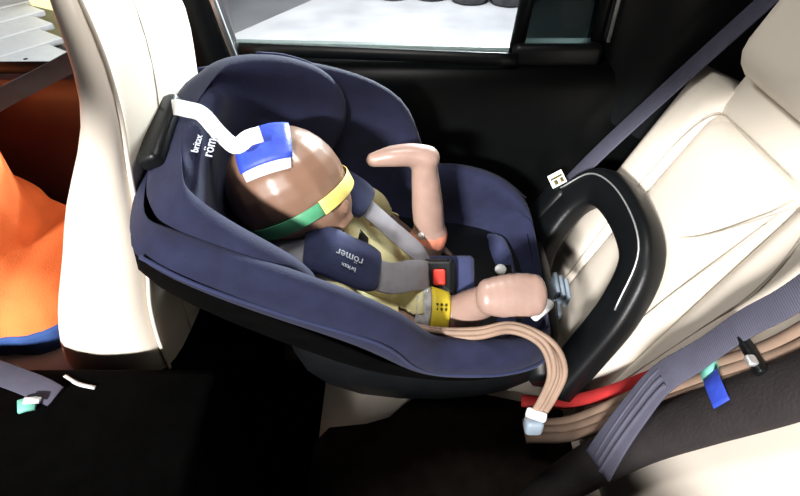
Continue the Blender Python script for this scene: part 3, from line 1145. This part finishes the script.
def limb_band(a, b, t0, t1, r0, r1, flat=1.0):
    a, b = V(a), V(b)
    n = 6
    path = [lerp(a, b, lerp(t0, t1, k / n)) for k in range(n + 1)]
    return MB().tube(path, [lerp(r0, r1, k / n) for k in range(n + 1)], 18)


TH0 = V((.03, .330, .588))
obj('clear_tape_band', limb_band(TH0, KN, -.15, .22, .044, .043), SILVER, dm)
ylb = obj('yellow_label_band', limb_band(TH0, KN, .26, .72, .0435, .039), LABELY, dm)
lp = lerp(TH0, KN, .49)
td = (KN - TH0).normalized()
nr = V((0, -.5, .85))
nr = (nr - td * nr.dot(td)).normalized()
mk = MB()
for k in range(3):
    for q in range(2):
        c = lp + nr * .0415 + td * (.007 * (k - 1)) + td.cross(nr) * (.007 * (q - .5))
        mk.ell(c, td * .0022, td.cross(nr) * .0026, nr * .0008, 8, 6)
obj('print_marks', mk, INK, ylb)

# white strap from the front of the head rest to the tape on the head
ws = thing('white_strap', 'white webbing strap from the headrest top to the blue tape', 'strap', (-.26, .40, .86))
sp = spl([(-.316, .402, .893), (-.310, .397, .908), (-.298, .388, .916), (-.280, .380, .917), (-.260, .376, .912), (-.238, .360, .894), (-.212, .337, .887), (-.196, .345, .894), (-.180, .352, .896)], 6)
obj('webbing', MB().ribbon(sp, .021, .0018, (.1, .64, .77)), WHITET, ws)

# ==================================================================== CABLES
tb = thing('tan_cable_loop', 'tan cable bundle looping over the foot end of the child seat', 'cable', (.2, .2, .5))
for k in range(5):
    dx, dz = .005 * (k - 2), .004 * ((k * 2) % 3 - 1)
    pts = [(-.022, .262 + dx * .3, .630 + dz), (.059, .264 + dx * .3, .610 + dz), (.115, .256 + dx * .4, .618 + dz), (.160 + dx * .2, .238 + dx * .3, .650 + dz), (.204 + dx * .7, .214, .645 + dz), (.221 + dx, .190, .612 + dz),
           (.211 + dx, .175, .570 + dz), (.198 + dx, .168, .535 + dz)]
    obj('cable', MB().tube(spl(pts, 6), .0042, 8), TANC, tb)
obj('end_connector', MB().rbox((.197, .166, .520), (.026, .024, .030), .006), GREYBLUE, tb)

# dark sleeve with cables climbing from the cushion up the rear backrest


def on_back(y, z, o=.03):
    return V((xb(z), y, z)) + BN * o


slv = thing('sleeved_cable_harness', 'thick black cable sleeve lying across the rear seat under the grey belt', 'cable sleeve', (.3, .15, .42))
S_ = [V((.02, -.10, .40)), V((.12, .02, .402)), V((.21, .105, .405)), V((.28, .138, .440)), V((.341, .134, .530)), V((.381, .106, .627)), V((.409, .085, .692)), V((.432, .068, .748)), V((.478, .04, .86)), V((.52, .03, .945)), V((.60, .02, .965)), V((.70, .01, .90))]
m = MB().tube(spl(S_, 6), .036, 16, up=(-.922, 0, .387), ry=.022)
obj('sleeve', m, SLEEVE, slv)
cb = thing('tan_cable_run', 'flat tan cables running along the black sleeve with a metal tie', 'cable', (.3, .2, .42))
for k in range(3):
    a = .0135 * k - .012
    C_ = [V((.21, .225 + a, .405)), V((.285, .215 + a, .43)), V((.351, .180 + a, .555)), V((.388, .146 + a, .651)), V((.415, .120 + a, .715)), V((.438, .100 + a * 1.3, .769)), V((.482, .08 + a * 1.6, .88)), V((.525, .075 + a * 1.6, .945)), V((.60, .07 + a * 1.6, .965)), V((.70, .06 + a * 1.6, .90))]
    obj('cable', MB().tube(spl(C_, 6), .0095, 8, up=(-.922, 0, .387), ry=.006), TANC, cb)
tp = V((.408, .118, .738))
m = MB().rbox(tp, (.014, .055, .012), .004)
obj('cable_tie', m, BLACK, cb)
obj('tie_lock', MB().rbox(V((.400, .106, .742)), (.012, .014, .008), .003), CHROME, cb)
rc = thing('red_cable', 'red strap-like cable alongside the tan cables on the rear seat', 'cable', (.3, .25, .42))
C_ = [V((.22, .300, .385)), V((.284, .285, .40)), V((.326, .244, .481)), V((.366, .206, .577)), V((.394, .186, .643)), V((.425, .17, .72))]
obj('cable', MB().ribbon(spl(C_, 6), .022, .008, (0, 1, .1)), REDC, rc)
# tapes round the harness
tq = thing('harness_tape', 'mint green and bright blue tape wrapped on the black sleeve', 'tape', (.40, .15, .60))
obj('green_tape', MB().tube([V((.394, .142, .668)), V((.401, .136, .684))], .024, 14, up=(-.922, 0, .387), ry=.016), TEALT, tq)
obj('blue_tape', MB().ribbon(spl([V((.384, .130, .684)), V((.378, .112, .690)), V((.377, .085, .688))], 5), .024, .002, (.387, 0, .922)), BLUET, tq)

# grey belt of the middle place
mb_ = thing('middle_seat_belt', 'slate grey belt hanging over the black sleeve on the rear seat', 'seat belt', (.3, .12, .45))
M_ = [on_back(.12, 1.02, .06), on_back(.13, .92, .07), V((.435, .136, .819)), V((.408, .150, .755)), V((.381, .158, .689)), V((.352, .164, .631)), V((.328, .153, .577)), V((.306, .138, .525)), V((.288, .122, .482))]
pth = spl(M_, 6)
wd = [.036] * 24 + [lerp(.038, .062, k / (len(pth) - 25)) for k in range(len(pth) - 24)]
obj('webbing', MB().ribbon(pth, wd, .003, (.1, 1, .45)), BELT, mb_)
for k in (-1, 0, 1):
    q = [p + V((0, k * .012, .003)) for p in pth[30:]]
    obj('fold', MB().tube(q, .0035, 6, ry=.002), BELT, mb_)

# ==================================================================== ADULT DUMMY IN FRONT SEAT
ad_ = thing('adult_dummy', 'adult crash test dummy in orange shirt and blue trousers in the front seat', 'crash dummy', (-.62, .47, .49))
AO = V((-.62, .47, .49))
HA = V((-.80, .47, 1.20))
chains = [([(-.63, .47, .585), (-.64, .47, .70), (-.665, .47, .84), (-.70, .47, .96)], [.125, .120, .135, .10]),
          ([(-.67, .30, .93), (-.70, .47, .96), (-.67, .64, .93)], [.065, .085, .065]),
          ([(-.63, .40, .585), (-.63, .54, .585)], [.11, .11]),
          ([(-.50, .41, .525), (-.50, .54, .525)], [.085, .085]), ([(-.56, .41, .54), (-.56, .54, .54)], [.095, .095]),
          ([(-.70, .47, .98), (-.76, .47, 1.10)], [.058, .055]),
          ([(-.67, .29, .93), (-.655, .262, .80), (-.68, .25, .70), (-.80, .28, .66), (-.92, .32, .67)], [.055, .050, .044, .040, .030]),
          ([(-.67, .65, .93), (-.70, .665, .80), (-.76, .665, .70), (-.82, .66, .66), (-.92, .62, .67)], [.055, .050, .044, .040, .030]),
          ([(-.64, .38, .575), (-.85, .365, .60), (-1.07, .36, .62)], [.095, .085, .060]),
          ([(-.64, .56, .575), (-.85, .575, .60), (-1.07, .58, .62)], [.095, .085, .060]),
          ([(-1.07, .36, .62), (-1.16, .36, .40), (-1.25, .36, .12)], [.058, .058, .040]),
          ([(-1.07, .58, .62), (-1.16, .58, .40), (-1.25, .58, .12)], [.058, .058, .040]),
          ([(-1.25, .36, .055), (-1.34, .36, .048), (-1.43, .36, .043)], [.045, .042, .034]),
          ([(-1.25, .58, .055), (-1.34, .58, .048), (-1.43, .58, .043)], [.045, .042, .034])]
chains += fingers((-.92, .32, .67), (-1, .15, 0), (0, -.1, 1), (0, 1, .1), 1.0, .6)
chains += fingers((-.92, .62, .67), (-1, -.15, 0), (0, .1, 1), (0, -1, .1), 1.0, .6)
AF_ = V((-.95, 0, -.30)).normalized()
AC_ = V((-.30, 0, .95)).normalized()
AL_ = V((0, 1, 0))
extra = [(HA, AL_ * .078, AF_ * .098, AC_ * .095), (HA + AF_ * .025 - AC_ * .05, AL_ * .062, AF_ * .072, AC_ * .07), (HA + AF_ * .10 - AC_ * .025, AL_ * .012, AF_ * .016, AC_ * .024),
         (HA + AL_ * .08 - AC_ * .02, AL_ * .008, AF_ * .018, AC_ * .028), (HA - AL_ * .08 - AC_ * .02, AL_ * .008, AF_ * .018, AC_ * .028), (HA + AF_ * .09 - AC_ * .075, AL_ * .024, AF_ * .010, AC_ * .008)]
ame = skin_mesh(chains, extra, .009, 4)
ame.transform(Matrix.Translation(V((-.150, 0, 0))))
AO = AO + V((-.150, 0, 0))
ad_.location = AO
SH = V((-.150, 0, 0))
body_obj('body', ame, ad_, AO, [HEADB, SHOE], lambda p: 1 if p.z < .10 else 0)


def shirt(p):
    p = p - SH
    if p.x < -.80 and p.z < .70 and (p.z < .64 or .33 < p.y < .60):
        return False
    return p.z > (.53 if p.x > -.76 else .62) and (p - HA).length > .135 and p.z < 1.04 and p.x > -.885


def trousers(p):
    p = p - SH
    return .10 < p.z <= (.535 if p.x > -.765 else .625) or (p.x < -.80 and p.z < .70 and not (p.x > -1.03 and p.z > .64 and (p.y < .33 or p.y > .61)) and p.x < -.86 and p.z < .69 and not (p.z > .645 and p.x > -1.06))


cloth_obj('shirt', ame, ad_, AO, ORANGE, shirt, .006, .003)
cloth_obj('trousers', ame, ad_, AO, BLUEJ, trousers, .008, .003)
